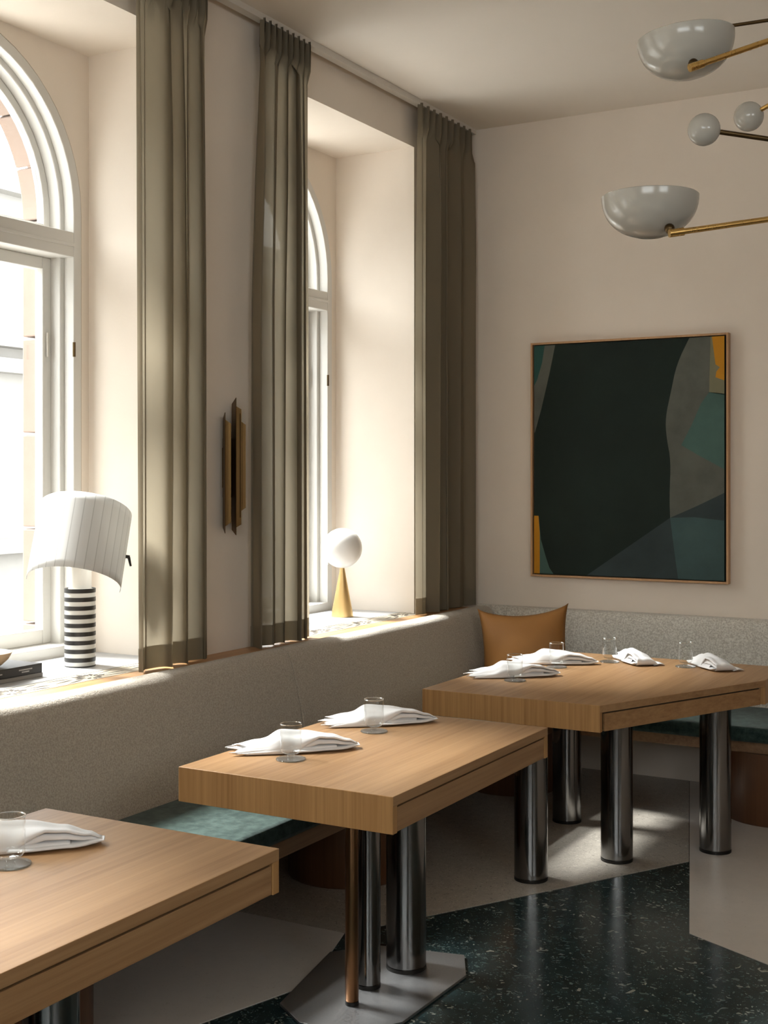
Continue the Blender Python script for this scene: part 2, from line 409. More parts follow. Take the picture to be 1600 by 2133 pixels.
# ------------------------------------------------------------------ windows
def ring(bm, cy, ro, ri, x0, x1, zb):
    """arched frame: two uprights and the round head, between radii ri and ro"""
    a = [(cy-ro, zb)] + arch_pts(cy, ro) + [(cy+ro, zb)]; c = [(cy-ri, zb)] + arch_pts(cy, ri) + [(cy+ri, zb)]
    sec = [[bm.verts.new((x, p[0], p[1])) for x, p in ((x0, u), (x1, u), (x1, v), (x0, v))] for u, v in zip(a, c)]
    bm.faces.new(sec[0]); bm.faces.new(sec[-1][::-1])
    for p, q in zip(sec, sec[1:]):
        for k in range(4): bm.faces.new((p[k], p[(k+1) % 4], q[(k+1) % 4], q[k]))
    return bm
ZT0, ZT1 = 2.5112, 2.6144   # transom
def arch_face(bm, cy, r, x, zb):
    """flat arched pane of small thickness"""
    return extrude_x(bm, [(cy-r, zb)] + arch_pts(cy, r) + [(cy+r, zb)], x, x+.004)
def window(n, cy, label):
    w = structure('window_%d' % n, label)
    zb = SILL-.04
    obj('arched_frame', ring(B(), cy, RO, RO-.045, XP-.05, XP+.004, zb), 'white', w, True, .003)
    obj('arched_moulding', ring(B(), cy, RO-.002, RO-.068, XP-.115, XP-.05, zb), 'white', w, True, .004)
    obj('arched_moulding', ring(B(), cy, RO-.002, RO-.085, XP-.155, XP-.115, zb), 'white', w, True, .004)
    bm = box(B(), XP-.12, XP+.004, cy-RO+.045, cy+RO-.045, ZT0, ZT1); box(bm, XP-.06, XP+.010, cy-RO+.045, cy+RO-.045, ZT0+.042, ZT0+.058)
    obj('transom', bm, 'white', w, False, .004)
    bm = box(B(), XP-.14, XP+.010, cy-RO+.045, cy+RO-.045, zb, zb+.085)
    obj('bottom_rail', bm, 'white', w, False, .005)
    # glazed fanlight
    r1, r0 = RO-.070, RO-.105
    bm = ring(B(), cy, r1, r0, XP-.145, XP-.105, ZT1)
    box(bm, XP-.145, XP-.105, cy-r0, cy+r0, ZT1, ZT1+.035)
    fl = obj('fanlight', bm, 'white', w, True, .003)
    obj('pane', arch_face(B(), cy, r0, XP-.127, ZT1+.035), 'pane', fl)
    # two casements below
    for s in (-1, 1):
        y0, y1 = sorted((cy+s*.012, cy+s*(RO-.068)))
        bm = B(); st = .048
        box(bm, XP-.145, XP-.100, y0, y0+st, zb+.085, ZT0); box(bm, XP-.145, XP-.100, y1-st, y1, zb+.085, ZT0)
        box(bm, XP-.145, XP-.100, y0+st, y1-st, zb+.085, zb+.085+.06); box(bm, XP-.145, XP-.100, y0+st, y1-st, ZT0-.05, ZT0)
        sa = obj('sash', bm, 'white', w, False, .004)
        obj('pane', box(B(), XP-.127, XP-.123, y0+st, y1-st, zb+.145, ZT0-.05), 'pane', sa)
        yh = cy+s*(RO-.045)
        for zh in (2.13, 1.15):
            obj('hinge', tube(B(), (XP+.006, yh, zh-.03), (XP+.006, yh, zh+.03), .006, None, 10), 'dark_brass' if zh > 2 else 'white', w, True)
        bm = tube(B(), (XP-.094, cy+s*(RO-.095), 2.10), (XP-.094, cy+s*(RO-.095), 2.20), .005, None, 8)
        obj('hook', bm, 'track', w, True)
    obj('meeting_stile', box(B(), XP-.10, XP-.085, cy-.03, cy+.03, zb+.085, ZT0), 'white', w, False, .003)
    return w
window(1, WC[2], 'nearer white arched casement window with striped lamp on its ledge')
window(2, WC[3], 'farther white arched casement window behind the globe lamp')
window(3, WC[1], None); window(4, WC[0], None)
# sandstone surround outside each window in view
for n, cy in ((1, WC[2]), (2, WC[3])):
    st = structure('trim_%d' % n, 'pale pink sandstone blocks lining the window outside')
    x0, x1 = XP-.300, XP-.170; r0, r1 = RO-.032, RO+.056
    for s in (-1, 1):
        zj = [SILL-.1, 0.984, 1.387, 1.787, 2.194, ZS]
        for a, c in zip(zj, zj[1:]):
            y = sorted((cy+s*r0, cy+s*r1))
            obj('stone', box(B(), x0, x1, y[0], y[1], a+.005, c-.005), 'stone', st, False, .006)
    nv = 9
    for k in range(nv):
        t0, t1 = PI*k/nv+.006, PI*(k+1)/nv-.006
        pts = [(cy-r0*math.cos(t0+(t1-t0)*i/4), ZS+r0*math.sin(t0+(t1-t0)*i/4)) for i in range(5)] + \
              [(cy-r1*math.cos(t1-(t1-t0)*i/4), ZS+r1*math.sin(t1-(t1-t0)*i/4)) for i in range(5)]
        obj('stone', extrude_x(B(), pts, x0, x1), 'stone', st, False, .006)

# ------------------------------------------------------------------ ledge along the windows
lg = structure('trim_3', 'oak window ledge with marble and pierced cream grilles')
bm = box(B(), XW+.002, -3.0998, .2, YB-.16, SILL-.045, SILL)
for wy in WC[1:]: box(bm, XW-.0, XW+.04, wy-HW+.001, wy+HW-.001, SILL-.04, SILL-.002)
obj('wood_ledge', bm, 'ledge_wood', lg, False, .004)
for i, wy in enumerate(WC[1:]):
    obj('marble_slab', box(B(), XP+.002, -3.3188, wy-HW+.002, wy+HW-.002, SILL-.04, SILL+.002), 'marble', lg)
    obj('pierced_grille', box(B(), -3.3167, -3.1937, wy-HW+.002, wy+HW-.002, SILL-.03, SILL+.001), 'grille', lg)
    if i == 0: continue
    bm = B(); zt = SILL+.0015
    def leaf(cx, cy, ang, r0, r1, w):
        d = Vector((math.sin(ang), math.cos(ang))); n = Vector((-d.y, d.x)); c = Vector((cx, cy))
        p = [c+d*r0, c+d*(r0*.35+r1*.65)-n*w, c+d*r1, c+d*(r0*.35+r1*.65)+n*w]
        prism(bm, [(q.x, q.y) for q in p], SILL-.01, zt)
    nm = 4
    for k in range(nm):
        cyk = wy-HW+.12+(2*HW-.24)*k/(nm-1)
        cx = -3.2385
        for j in range(-4, 5):
            leaf(cx, cyk, -PI/2+j*PI/8.6, .026, .078 if j % 2 == 0 else .064, .010)
        for j in range(-3, 4, 2): leaf(cx, cyk, PI/2+j*PI/8, .010, .040, .008)
        for s in (-1, 1):
            leaf(-3.2177, cyk+s*.105, s*.25, -.055, .05, .006); leaf(-3.2489, cyk+s*.13, s*.15, -.05, .05, .0055)
            leaf(-3.2854, cyk+s*.12, -s*.2, -.05, .05, .0035)
    f = obj('fretwork', bm, 'slot', lg); f['kind'] = 'stuff'

tr = obj('trim_4', box(B(), -3.1937, -3.152, -1.0, YB-.01, 3.5646, ZC), 'track'); tag(tr, 'pale grey curtain track fixed under the ceiling', kind='structure')

# ------------------------------------------------------------------ curtains
def curtain(name, label, yb0, yb1, yt0, yt1, nf, z0, z1, seed, amp=.046, x0=-3.1624):
    rnd = random.Random(seed)
    ph = [rnd.uniform(0, 6.28) for _ in range(4)]
    nu, nv = 220, 44
    root = thing(name, label, 'curtain', (x0, (yb0+yb1)/2, z0), 'sheer curtains')
    HB = .115
    def pt(u, z, off=0.0):
        t = (z-z0)/(z1-z0)
        head = min(1, max(0, (z-(z1-HB-.06))/.06))               # 1 inside the pleated heading
        tt = min(1, max(0, (t-.55)/.45))
        y = (yb0*(1-tt)+yt0*tt)+u*((yb1*(1-tt)+yt1*tt)-(yb0*(1-tt)+yt0*tt))
        a = 2*PI*nf*(u+.035*math.sin(2*PI*u*1.3+ph[0])+.02*math.sin(2*PI*u*2.7+ph[1]+t*1.2))
        wid = .65+.35*math.sin(2*PI*u*1.7+ph[2]+.6*t)
        sb = math.sin(a)+.22*math.sin(2*a+ph[3]); yo = .016*math.sin(2*a+.6)
        a2 = 2*PI*9*u
        sp = max(-1, min(1, 1.6*math.sin(a2)))
        g = 1-.35*max(0, (t-.75)/.25)
        x = (1-head)*amp*wid*sb*g + head*.021*sp
        return (x0+x+off, y+(1-head)*yo+head*.006*math.sin(2*a2+.5), z)
    def sheet(za, zb, n, off=0.0):
        bm = B()
        rows = [[bm.verts.new(pt(i/nu, za+(zb-za)*j/n, off)) for i in range(nu+1)] for j in range(n+1)]
        for j in range(n):
            for i in range(nu): bm.faces.new((rows[j][i], rows[j][i+1], rows[j+1][i+1], rows[j+1][i]))
        return bm
    obj('cloth', sheet(z0, z1, nv), 'curtain', root, 'all', fix=False)
    h = obj('hem', sheet(z0+.001, z0+.088, 3, -.002), 'curtain', root, 'all', fix=False); h['label'] = 'doubled darker hem'
    h = obj('pleated_heading', sheet(z1-HB, z1-.001, 4, -.002), 'curtain', root, 'all', fix=False); h['label'] = 'gathered pleated heading band'
    return root
curtain('sheer_curtain', 'sheer olive linen curtain hanging beside the striped table lamp', 3.687, 4.1564, 3.687, 4.1407, 3.6, .8750, 3.5730, 3)
curtain('sheer_curtain', 'sheer olive linen curtain between the brass sconce and the globe lamp', 4.4536, 4.925, 4.511, 4.9104, 5, .8750, 3.5730, 8)
curtain('sheer_curtain', 'sheer olive linen curtain in the corner above the tan cushion', 5.9347, 6.597, 5.9503, 6.6074, 4.4, .8750, 3.5730, 12)
curtain('sheer_curtain', 'sheer olive linen curtain at the left end of the nearer window', 2.5241, 2.6909, 2.5345, 2.6805, 2, .8750, 3.5730, 5)

# ------------------------------------------------------------------ banquettes
def rounded_back(pts_x):  # profile (x, z) of the left backrest, leaning back with a rolled top
    return pts_x
prof = [(-2.893, .415), (-2.893, .46), (-2.908, .56), (-2.929, .67), (-2.952, .77), (-2.970, .83), (-2.982, .858), (-2.996, .874), (-3.014, .881),
        (-3.066, .881), (-3.084, .876), (-3.094, .862), (-3.096, .84), (-3.096, .415)]
bl = thing('banquette', 'grey boucle banquette with green seat along the window wall', 'bench', (-2.7, 3.0, 0))
for y0, y1 in ((.35, 2.460), (2.465, 4.464), (4.469, 6.494)):
    o = obj('backrest_panel', extrude_y(B(), prof, y0, y1), 'boucle', bl, True, .005)
for ys in (2.4601, 4.4641):
    obj('seam', extrude_y(B(), [(p[0]-.005 if p[0] > -3.05 else p[0]+.005, p[1]-(.005 if p[1] > .5 else 0)) for p in prof], ys, ys+.0048), 'seam', bl)['label'] = 'dark seam between two backrest panels'
for y0, y1 in ((.35, 2.46), (2.464, 4.464), (4.468, 5.875), (5.88, 6.444)):
    o = obj('seat_cushion', box(B(), -2.889, -2.376, y0, y1, .392, .46), 'velvet', bl, True, .018)
obj('seat_frame', box(B(), -3.08, -2.402, .35, 6.44, .330, .390), 'rail_wood', bl, False, .003)
for cy in (1.1, 2.60, 4.45, 6.10):
    obj('drum_base', lathe(B(), [(0, 0.0), (.235, 0), (.24, .01), (.24, .329), (0, .329)], (-2.69, cy, 0.003), 56), 'drum_wood', bl, True)
bb = thing('banquette', 'coarse mottled boucle banquette against the back wall under the painting', 'bench', (0, 6.2, 0))
profb = [(6.452, .415), (6.452, .46), (6.468, .60), (6.484, .76), (6.493, .84), (6.504, .866), (6.523, .880), (6.60, .880), (6.626, .870), (6.641, .84), (6.641, .415)]
for x0, x1 in ((-2.900, -1.02), (-1.016, .9)):
    obj('backrest_panel', extrude_x(B(), profb, x0, x1), 'boucle_coarse', bb, True, .008)
obj('corner_panel', extrude_x(B(), [(p[0]+.046 if p[0] < 6.56 else p[0], p[1]) for p in profb], -3.115, -2.902), 'boucle_coarse', bb, True, .008)
for x0, x1 in ((-2.370, -1.02), (-1.016, .9)):
    obj('seat_cushion', box(B(), x0, x1, 5.880, 6.448, .392, .46), 'velvet', bb, True, .018)
obj('seat_frame', box(B(), -2.398, .9, 5.96, 6.63, .330, .390), 'rail_wood', bb, False, .003)
for cx in (-1.365, .3):
    obj('drum_base', lathe(B(), [(0, 0.0), (.233, 0), (.238, .01), (.238, .329), (0, .329)], (cx, 6.17, 0.003), 56), 'drum_wood', bb, True)

# tan cushion in the corner
def pillow_bm(w, h, t, n=26):
    bm = B(); grids = []
    for side in (1, -1):
        g = []
        for j in range(n+1):
            row = []
            for i in range(n+1):
                u, v = -1+2*i/n, -1+2*j/n
                x = w/2*u*(1-.12*(1-v*v)**.8); z = h/2*v*(1-(.22 if v > 0 else .05)*(1-u*u)**.8)
                k = max(0, (1-u*u))**.55*max(0, (1-v*v))**.55
                wr = .006*math.sin(9*u+4*v)*abs(u*v)
                row.append(bm.verts.new((x, side*(t/2*k+wr*k), z)))
            g.append(row)
        grids.append(g)
        for j in range(n):
            for i in range(n):
                q = (g[j][i], g[j][i+1], g[j+1][i+1], g[j+1][i]); bm.faces.new(q if side < 0 else q[::-1])
    bmesh.ops.remove_doubles(bm, verts=bm.verts[:], dist=.0008)
    return bm
bm = pillow_bm(.485, .475, .155)
bmesh.ops.transform(bm, matrix=Matrix.Translation((-2.632, 6.130, .697)) @ Matrix.Rotation(math.radians(13), 4, 'Z') @ Matrix.Rotation(math.radians(-5), 4, 'Y') @ Matrix.Rotation(math.radians(-13), 4, 'X'), verts=bm.verts[:])
p = obj('scatter_cushion', bm, 'leather', None, 'all'); tag(p, 'tan leather scatter cushion with pointed corners in the banquette corner', 'cushion')

# ------------------------------------------------------------------ tables
def slab_table(name, label, poly, loc, aprons, ends):
    """poly: tabletop outline; ends: index of edges closed by an upright-grain panel; aprons: edges with a recessed rail"""
    t = thing(name, label, 'table', loc, 'oak dining tables')
    obj('tabletop', prism(B(), poly, .722, .75), 'oak_y', t, False, .0015)
    n = len(poly); cx = sum(p[0] for p in poly)/n; cy = sum(p[1] for p in poly)/n
    def strip(i, d0, d1, e0, e1, z0, z1):                     # d: depth from the edge, e: trim at its ends
        a = Vector(poly[i]); c = Vector(poly[(i+1) % n]); d = (c-a).normalized(); nrm = Vector((-d.y, d.x))   # inward for ccw
        q = [a+d*e0+nrm*d0, c-d*e1+nrm*d0, c-d*e1+nrm*d1, a+d*e0+nrm*d1]
        return prism(B(), [(v.x, v.y) for v in q], z0, z1)
    for i in ends: obj('end_panel', strip(i, -.0009, .024, .0008, .0008, .648, .7496), 'oak_z', t, False, .0012)
    for i, m in aprons.items():
        obj('apron', strip(i, .003, .025, .027, .027, .650, .716), m, t, False, .0012)
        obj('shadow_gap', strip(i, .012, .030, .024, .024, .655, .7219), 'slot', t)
    return t
def column(t, x, y, r, m, z0=0.003, z1=.721):
    o = obj('leg', lathe(B(), [(0, z0), (r*.93, z0), (r*.93, z0+.012), (r, z0+.014), (r, z1), (0, z1)], (x, y, 0), 56), m, t, True)
    obj('foot_ring', lathe(B(), [(0, z0-.0005), (r*1.003, z0-.0005), (r*1.003, z0+.011), (0, z0+.011)], (x, y, 0), 48), 'dark_metal', o, True)
    return o
def plate_on(t, dx=0, dy=0):
    P8 = [(-2.057, 3.132), (-1.89, 3.128), (-1.795, 3.281), (-1.786, 3.69), (-1.866, 3.842), (-2.166, 3.775), (-2.27, 3.643), (-2.182, 3.215)]
    obj('base_plate', prism(B(), [(x+dx, y+dy) for x, y in P8], .003, .012), 'plate', t, False, .001)['label'] = 'octagonal grey metal floor plate'
XL, XRT = -2.388, -1.662
t2 = slab_table('dining_table', 'oak slab table on octagonal metal floor plate, middle of the row', [(XL, 2.988), (XRT, 2.988), (XRT, 4.073), (XL, 4.073)], (-2.025, 3.53, 0),
                {1: 'oak_y', 3: 'oak_y'}, (0, 2))
plate_on(t2)
column(t2, -1.984, 3.653, .065, 'steel', .0125); column(t2, -2.014, 3.459, .039, 'steel', .0125)
column(t2, -1.987, 3.315, .0205, 'copper', .0125)['label'] = 'slim bronze rod'
t1 = slab_table('dining_table', 'nearest oak slab table, cut by the bottom left corner', [(XL, 1.36), (XRT, 1.36), (XRT, 2.447), (XL, 2.447)], (-2.025, 1.9, 0),
                {1: 'oak_y', 3: 'oak_y'}, (0, 2))
plate_on(t1, -.02, -1.55)
column(t1, -2.04, 2.105, .063, 'steel', .0125); column(t1, -2.03, 1.91, .039, 'steel', .0125); column(t1, -2.0, 1.765, .0205, 'copper', .0125)
t3 = slab_table('dining_table', 'five-sided oak corner table with chamfered side under the painting', [(-2.403, 4.560), (-1.648, 4.553), (-1.250, 5.455), (-1.250, 5.872), (-2.403, 5.872)], (-1.9, 5.2, 0),
                {1: 'oak_diag', 3: 'oak_x', 4: 'oak_y'}, (0, 2))
for x, y in ((-1.999, 4.722), (-1.786, 5.134), (-1.462, 5.466), (-2.190, 5.60)): column(t3, x, y, .0665, 'steel')

# ------------------------------------------------------------------ napkins
def interp(t, pts):
    for (a, va), (c, vc) in zip(pts, pts[1:]):
        if t <= c: 
            k = (t-a)/(c-a); k = k*k*(3-2*k); return va+(vc-va)*k
    return pts[-1][1]
def napkin_mesh(seed, L=.345, hs=1.0, H=None, W=None, cap=0.0):
    rnd = random.Random(seed); bm = B()
    H = H or [(0, .020), (.12, .032), (.30, .060), (.50, .056), (.75, .044), (.92, .028), (1, .016)]
    W = W or [(0, .060), (.25, .062), (.5, .056), (.8, .040), (1, .016)]
    def layer(hk, wk, lift, jag, t0=0.0, t1=1.0, nt_=44, ns=22, open_from=.42, base=.003):
        ph = rnd.uniform(0, 6)
        rows = []
        for a in range(nt_+1):
            t = t0+(t1-t0)*a/nt_; h = interp(t, H)*hk*hs; w = interp(t, W)*wk; row = []
            lf = lift*max(0, min(1, (t-open_from)/.22))
            for s_ in range(ns+1):
                s = s_/ns                         # 0 at the far foot, 1 at the near lip
                th = PI*s
                y = w*math.cos(th)
                z = base+(h-base)*math.sin(th)**.8
                if s > .5: z = z+lf*h*((s-.5)*2)**1.5
                fold = (.0065*math.sin(11*s+ph+2.5*t)+.003*math.sin(23*s+2*ph))*math.sin(th)*(1-.65*t)
                x = L*(t-.5)
                if t < .18: x -= (.18-t)/.18*jag*abs(((s*3.2+ph) % 1)*2-1)
                row.append(bm.verts.new((x+fold*.4, y-fold*.5, max(.003, z+fold))))
            rows.append(row)
        if cap and t1 == 1.0:                     # the sheet turns over at the folded end and runs under itself
            last = rows[-1]
            for q in range(1, 9):
                a = PI*q/8
                rows.append([bm.verts.new((L/2+cap*hk*math.sin(a), v.co.y, max(.002, .004+(v.co.z-.004)*(1+math.cos(a))/2))) for v in last])
            nt_ = len(rows)-1
        for j in range(nt_):
            for i in range(ns): bm.faces.new((rows[j][i], rows[j][i+1], rows[j+1][i+1], rows[j+1][i]))
    layer(1.0, .98, .85, .045)
    layer(.78, .92, .60, .065)
    layer(.52, 1.0, .15, .040, base=.006, t1=.8)
    # the bottom leaf: a flat rolled fold that turns up into the tip
    n1, n2 = 40, 18; rows = []
    for a in range(n1+1):
        t = .40+.62*a/n1; w = interp(min(1, t), W)*1.12; row = []
        th = .0055 if t < .97 else .0055*(1.03-t)/.06
        for k in range(n2):
            an = 2*PI*k/n2
            row.append(bm.verts.new((L*(t-.5), w*math.copysign(abs(math.cos(an))**.6, math.cos(an))-.004, .0085+th*math.sin(an)+ (.004 if t > .9 else 0)*(t-.9)/.1)))
        rows.append(row)
    for j in range(n1):
        for k in range(n2): bm.faces.new((rows[j][k], rows[j][(k+1) % n2], rows[j+1][(k+1) % n2], rows[j+1][k]))
    bm.faces.new(rows[0]); bm.faces.new(rows[-1][::-1])
    return bm
def napkin_obj(mesh_src, tip, ang, label, L):
    if isinstance(mesh_src, bpy.types.Object): o = mesh_src.copy(); C.objects.link(o)
    else:
        o = obj('napkin', mesh_src, 'napkin', None, 'all', fix=False)
        sd = o.modifiers.new('cloth_thickness', 'SOLIDIFY'); sd.thickness = .0018; sd.offset = 0
    a = math.radians(ang)
    o.location = (tip[0]-L/2*math.cos(a), tip[1]-L/2*math.sin(a), .7505); o.rotation_euler = (0, 0, a)
    return tag(o, label, 'napkin', 'folded white napkins')
NL = .345
na = napkin_obj(napkin_mesh(3), (-2.062, 3.470), 40, 'white folded napkin nearer the camera on the middle table', NL)
nb = napkin_obj(napkin_mesh(11), (-2.046, 3.975), 40, 'white folded napkin at the far end of the middle table', NL)
napkin_obj(na, (-2.045, 2.275), 40, 'white folded napkin on the nearest table', NL)
napkin_obj(nb, (-2.055, 5.150), 36, 'white folded napkin nearest the front end of the corner table', NL)
napkin_obj(na, (-2.022, 5.540), 22, 'white folded napkin in front of the tan cushion on the corner table', NL)
SL = .21
bmn = napkin_mesh(21, SL, 1.0, [(0, .026), (.15, .046), (.4, .058), (.75, .050), (1, .034)], [(0, .046), (.5, .052), (1, .050)], .020)
for (xa_, xb_, ya_, yb_, za_) in ((-.165, -.05, -.035, .045, .010), (-.05, .125, .035, .085, .006)):   # loose flat corners
    q = [[bmn.verts.new((xa_+(xb_-xa_)*i/6, ya_+(yb_-ya_)*j/4, za_+.006*math.sin(i*.9+j*1.1)*.5)) for i in range(7)] for j in range(5)]
    for j in range(4):
        for i in range(6): bmn.faces.new((q[j][i], q[j][i+1], q[j+1][i+1], q[j+1][i]))
nc = napkin_obj(bmn, (-1.815, 5.605), -46, 'compact white folded napkin, left of the two before the back bench', SL)
napkin_obj(nc, (-1.462, 5.615), -46, 'compact white folded napkin at the right end of the corner table', SL)

# ------------------------------------------------------------------ glasses
def glass_at(x, y, label):
    g = thing('tumbler', label, 'glass', (x, y, .7505), 'footed glass tumblers')
    obj('bowl', lathe(B(), [(0, .016), (.014, .0165), (.025, .020), (.0315, .028), (.0325, .036), (.0325, .1068)],
        (x, y, .7505), 44), 'glass', g, True)
    obj('rim', lathe(B(), [(.0310, .1085), (.0318, .1100), (.0328, .1100), (.0336, .1085), (.0328, .1070), (.0318, .1070)], (x, y, .7505), 44, True), 'rim', g, True)
    obj('stem', lathe(B(), [(.012, .0045), (.010, .009), (.012, .0155)], (x, y, .7505), 30), 'glass', g, True)
    f = obj('foot', lathe(B(), [(0, 0), (.045, 0), (.0458, .002), (.045, .004), (.02, .0044), (0, .0044)], (x, y, .7505), 44), 'foot', g, True)
    f['label'] = 'smoky grey disc foot'
    return g
g0 = glass_at(-2.150, 3.228, 'clear footed tumbler nearer the camera on the middle table')
for x, y, lab in ((-2.141, 3.716, 'clear footed tumbler at the far end of the middle table'),
                  (-2.106, 2.049, 'clear footed tumbler on the nearest table'),
                  (-2.158, 4.927, 'clear footed tumbler before the first napkin of the corner table'),
                  (-2.147, 5.364, 'clear footed tumbler behind a napkin, in front of the tan cushion'),
                  (-1.996, 5.638, 'clear footed tumbler left of the compact napkins on the corner table'),
                  (-1.649, 5.664, 'clear footed tumbler between the two compact napkins')):
    copy_tree(g0, (x, y, .7505), None, lab)

# ------------------------------------------------------------------ striped table lamp
lx, ly = -3.468, 3.736
lamp = thing('table_lamp', 'table lamp with black and white striped base and tilted white shade', 'lamp', (lx, ly, SILL+.002))
z0 = SILL+.002
obj('base', lathe(B(), [(0, 0), (.0585, 0), (.0585, .296), (0, .296)], (lx, ly, z0), 56), 'ceramic_white', lamp, True)
for k in range(9):
    zc = z0+.019+.0332*k+.0088
    obj('black_band', lathe(B(), [(.058, -.0081), (.0597, -.0081), (.0597, .0081), (.058, .0081)], (lx, ly, zc), 56, True), 'ceramic_black', lamp, True)
obj('black_band', lathe(B(), [(.058, 0), (.0597, 0), (.0597, .004), (.058, .004)], (lx, ly, z0+.0005), 56, True), 'ceramic_black', lamp, True)
obj('neck', lathe(B(), [(0, .296), (.044, .296), (.044, .417), (0, .417)], (lx, ly, z0), 40), 'neck', lamp, True)
F = Vector((.68, -.733, 0)).normalized(); Rv = Vector((.733, .68, 0)).normalized(); Z = Vector((0, 0, 1))
ua = (Z-.46*F+.168*Rv).normalized(); fa = (F-F.dot(ua)*ua).normalized(); ra = fa.cross(ua) * -1
if ra.dot(Rv) < 0: ra = -ra
sc_ = Vector((lx, ly, 1.3336)) + F*.005
bm = B(); R = .178; n, m_ = 48, 10
uvl = bm.loops.layers.uv.new('uv'); rows = []
for j in range(m_+1):
    t = -.154+.308*j/m_
    rows.append([bm.verts.new(sc_+ra*R*math.sin(th)+fa*R*math.cos(th)+ua*t) for th in [math.radians(-98+196*i/n) for i in range(n+1)]])
for j in range(m_):
    for i in range(n):
        f = bm.faces.new((rows[j][i], rows[j][i+1], rows[j+1][i+1], rows[j+1][i]))
        for lp, (uu, vv) in zip(f.loops, ((i, j), (i+1, j), (i+1, j+1), (i, j+1))): lp[uvl].uv = (uu/n, vv/m_)
sh = obj('lamp_shade', bm, 'shade', lamp, 'all', fix=False); sh['label'] = 'half-round tilted white shade with fine vertical lines'
sd = sh.modifiers.new('sheet', 'SOLIDIFY'); sd.thickness = .0015
obj('shade_arm', tube(B(), sc_+fa*R*.97+ua*.10, Vector((lx, ly, z0+.41)), .004), 'neck', lamp, True)
kc = sc_+ra*(R+.004)-ua*.02+fa*.02
bm = tube(B(), kc-ra*.008, kc+ra*.010, .007, None, 12); tube(bm, kc+ra*.006, kc+ra*.014-Z*.035, .006, .004, 12)
obj('knob', bm, 'ceramic_black', lamp, True)

# ------------------------------------------------------------------ globe lamp
gx, gy = -3.4836, 5.7136
gl = thing('table_lamp', 'table lamp with white glass globe on a brass cone', 'lamp', (gx, gy, SILL+.002))
obj('cone_base', lathe(B(), [(0, 0), (.0579, 0), (.0584, .004), (.0104, .261), (.0099, .273), (0, .273)], (gx, gy, SILL+.002), 56), 'lamp_brass', gl, True)
obj('globe', ball(B(), (gx, gy, 1.2293), .1043, 48), 'opal', gl, 'all')

# ------------------------------------------------------------------ books and shell bowl on the ledge
def book(label, x0, x1, y0, y1, zb, zt, mat, cov):
    b_ = thing('book', label, 'book', ((x0+x1)/2, (y0+y1)/2, zb))
    bm = box(B(), x0, x1, y0, y1, zb, zb+cov); box(bm, x0, x1, y0, y1, zt-cov, zt); box(bm, x1-cov, x1, y0, y1, zb+cov, zt-cov)
    obj('cover', bm, mat, b_, False, .0008)
    obj('pages', box(B(), x0+.004, x1-cov, y0+.004, y1-.004, zb+cov, zt-cov), 'paper', b_)
    return b_
book('thin grey book lying under the black book', -3.611, -3.402, 3.15, 3.470, SILL+.0022, .8868, 'book_grey', .003)
bk = book('thick black book on the ledge under the shell bowl', -3.609, -3.404, 3.15, 3.468, .8871, .9216, 'book_black', .003)
bm = B()
rnd = random.Random(4)
for (ya, yb_, zc) in ((3.353, 3.416, .9083), (3.367, 3.402, .9002), (3.254, 3.270, .9044)):
    y = ya
    while y < yb_:
        w = rnd.uniform(.002, .0036); box(bm, -3.4041, -3.4036, y, y+w, zc-.0022, zc+.0022); y += w+.0012
pr = obj('spine_lettering', bm, 'print', bk); pr['kind'] = 'stuff'; pr['label'] = 'tiny pale lettering on the spine'
bw = thing('bowl', 'small tan bowl with pale inside on the black book', 'bowl', (-3.489, 3.270, .9218))
obj('shell', lathe(B(), [(0, 0), (.035, .0), (.060, .010), (.082, .030), (.098, .056), (.0955, .0565), (.079, .033), (.057, .0145), (.030, .006), (0, .006)], (-3.489, 3.270, .9218), 44), 'clay', bw, True)
obj('glaze', lathe(B(), [(0, .0066), (.030, .0066), (.0565, .0152), (.078, .0336), (.0945, .0568)], (-3.489, 3.270, .9218), 44), 'ceramic_white', bw, True, fix=False)

# ------------------------------------------------------------------ wall sconce
sn = thing('wall_sconce', 'aged brass wall sconce of staggered pointed blades', 'sconce', (XW, 4.318, 1.641))
obj('back_plate', box(B(), XW+.001, XW+.012, 4.335, 4.40, 1.516, 1.766), 'old_brass', sn, False, .002)
def blade(y0, y1, yr, za0, zb0, za1, zb1, m='old_brass', xf=-3.1415, xb=-3.183):
    """folded strip: lit face from y0 to y1, return face back to the wall; long edge first, ends cut on the slant"""
    bm = B(); t = .003
    prism(bm, [(xf, y0), (xb, y1), (xb-t, y1), (xf-t, y0)], [za0, za1, za1, za0], [zb0, zb1, zb1, zb0])
    k = .022
    prism(bm, [(xb, y1), (xb+.026, yr), (xb+.026-t, yr), (xb-t, y1)], [za1, za1+k, za1+k, za1], [zb1, zb1-k, zb1-k, zb1])
    prism(bm, [(xb-t, y1-.004), (xb-t, y1+.004), (XW+.012, y1+.004), (XW+.012, y1-.004)], 1.558, 1.725)
    return obj('blade', bm, m, sn)
blade(4.2896, 4.3319, 4.3509, 1.3691, 1.8709, 1.3903, 1.8488, xf=-3.1823, xb=-3.2244)
blade(4.3488, 4.3848, 4.4144, 1.3596, 1.9344, 1.3796, 1.9112, xf=-3.1697, xb=-3.2172)
blade(4.4080, 4.4428, 4.4607, 1.4304, 1.8721, 1.4494, 1.8478, xf=-3.1908, xb=-3.2278)

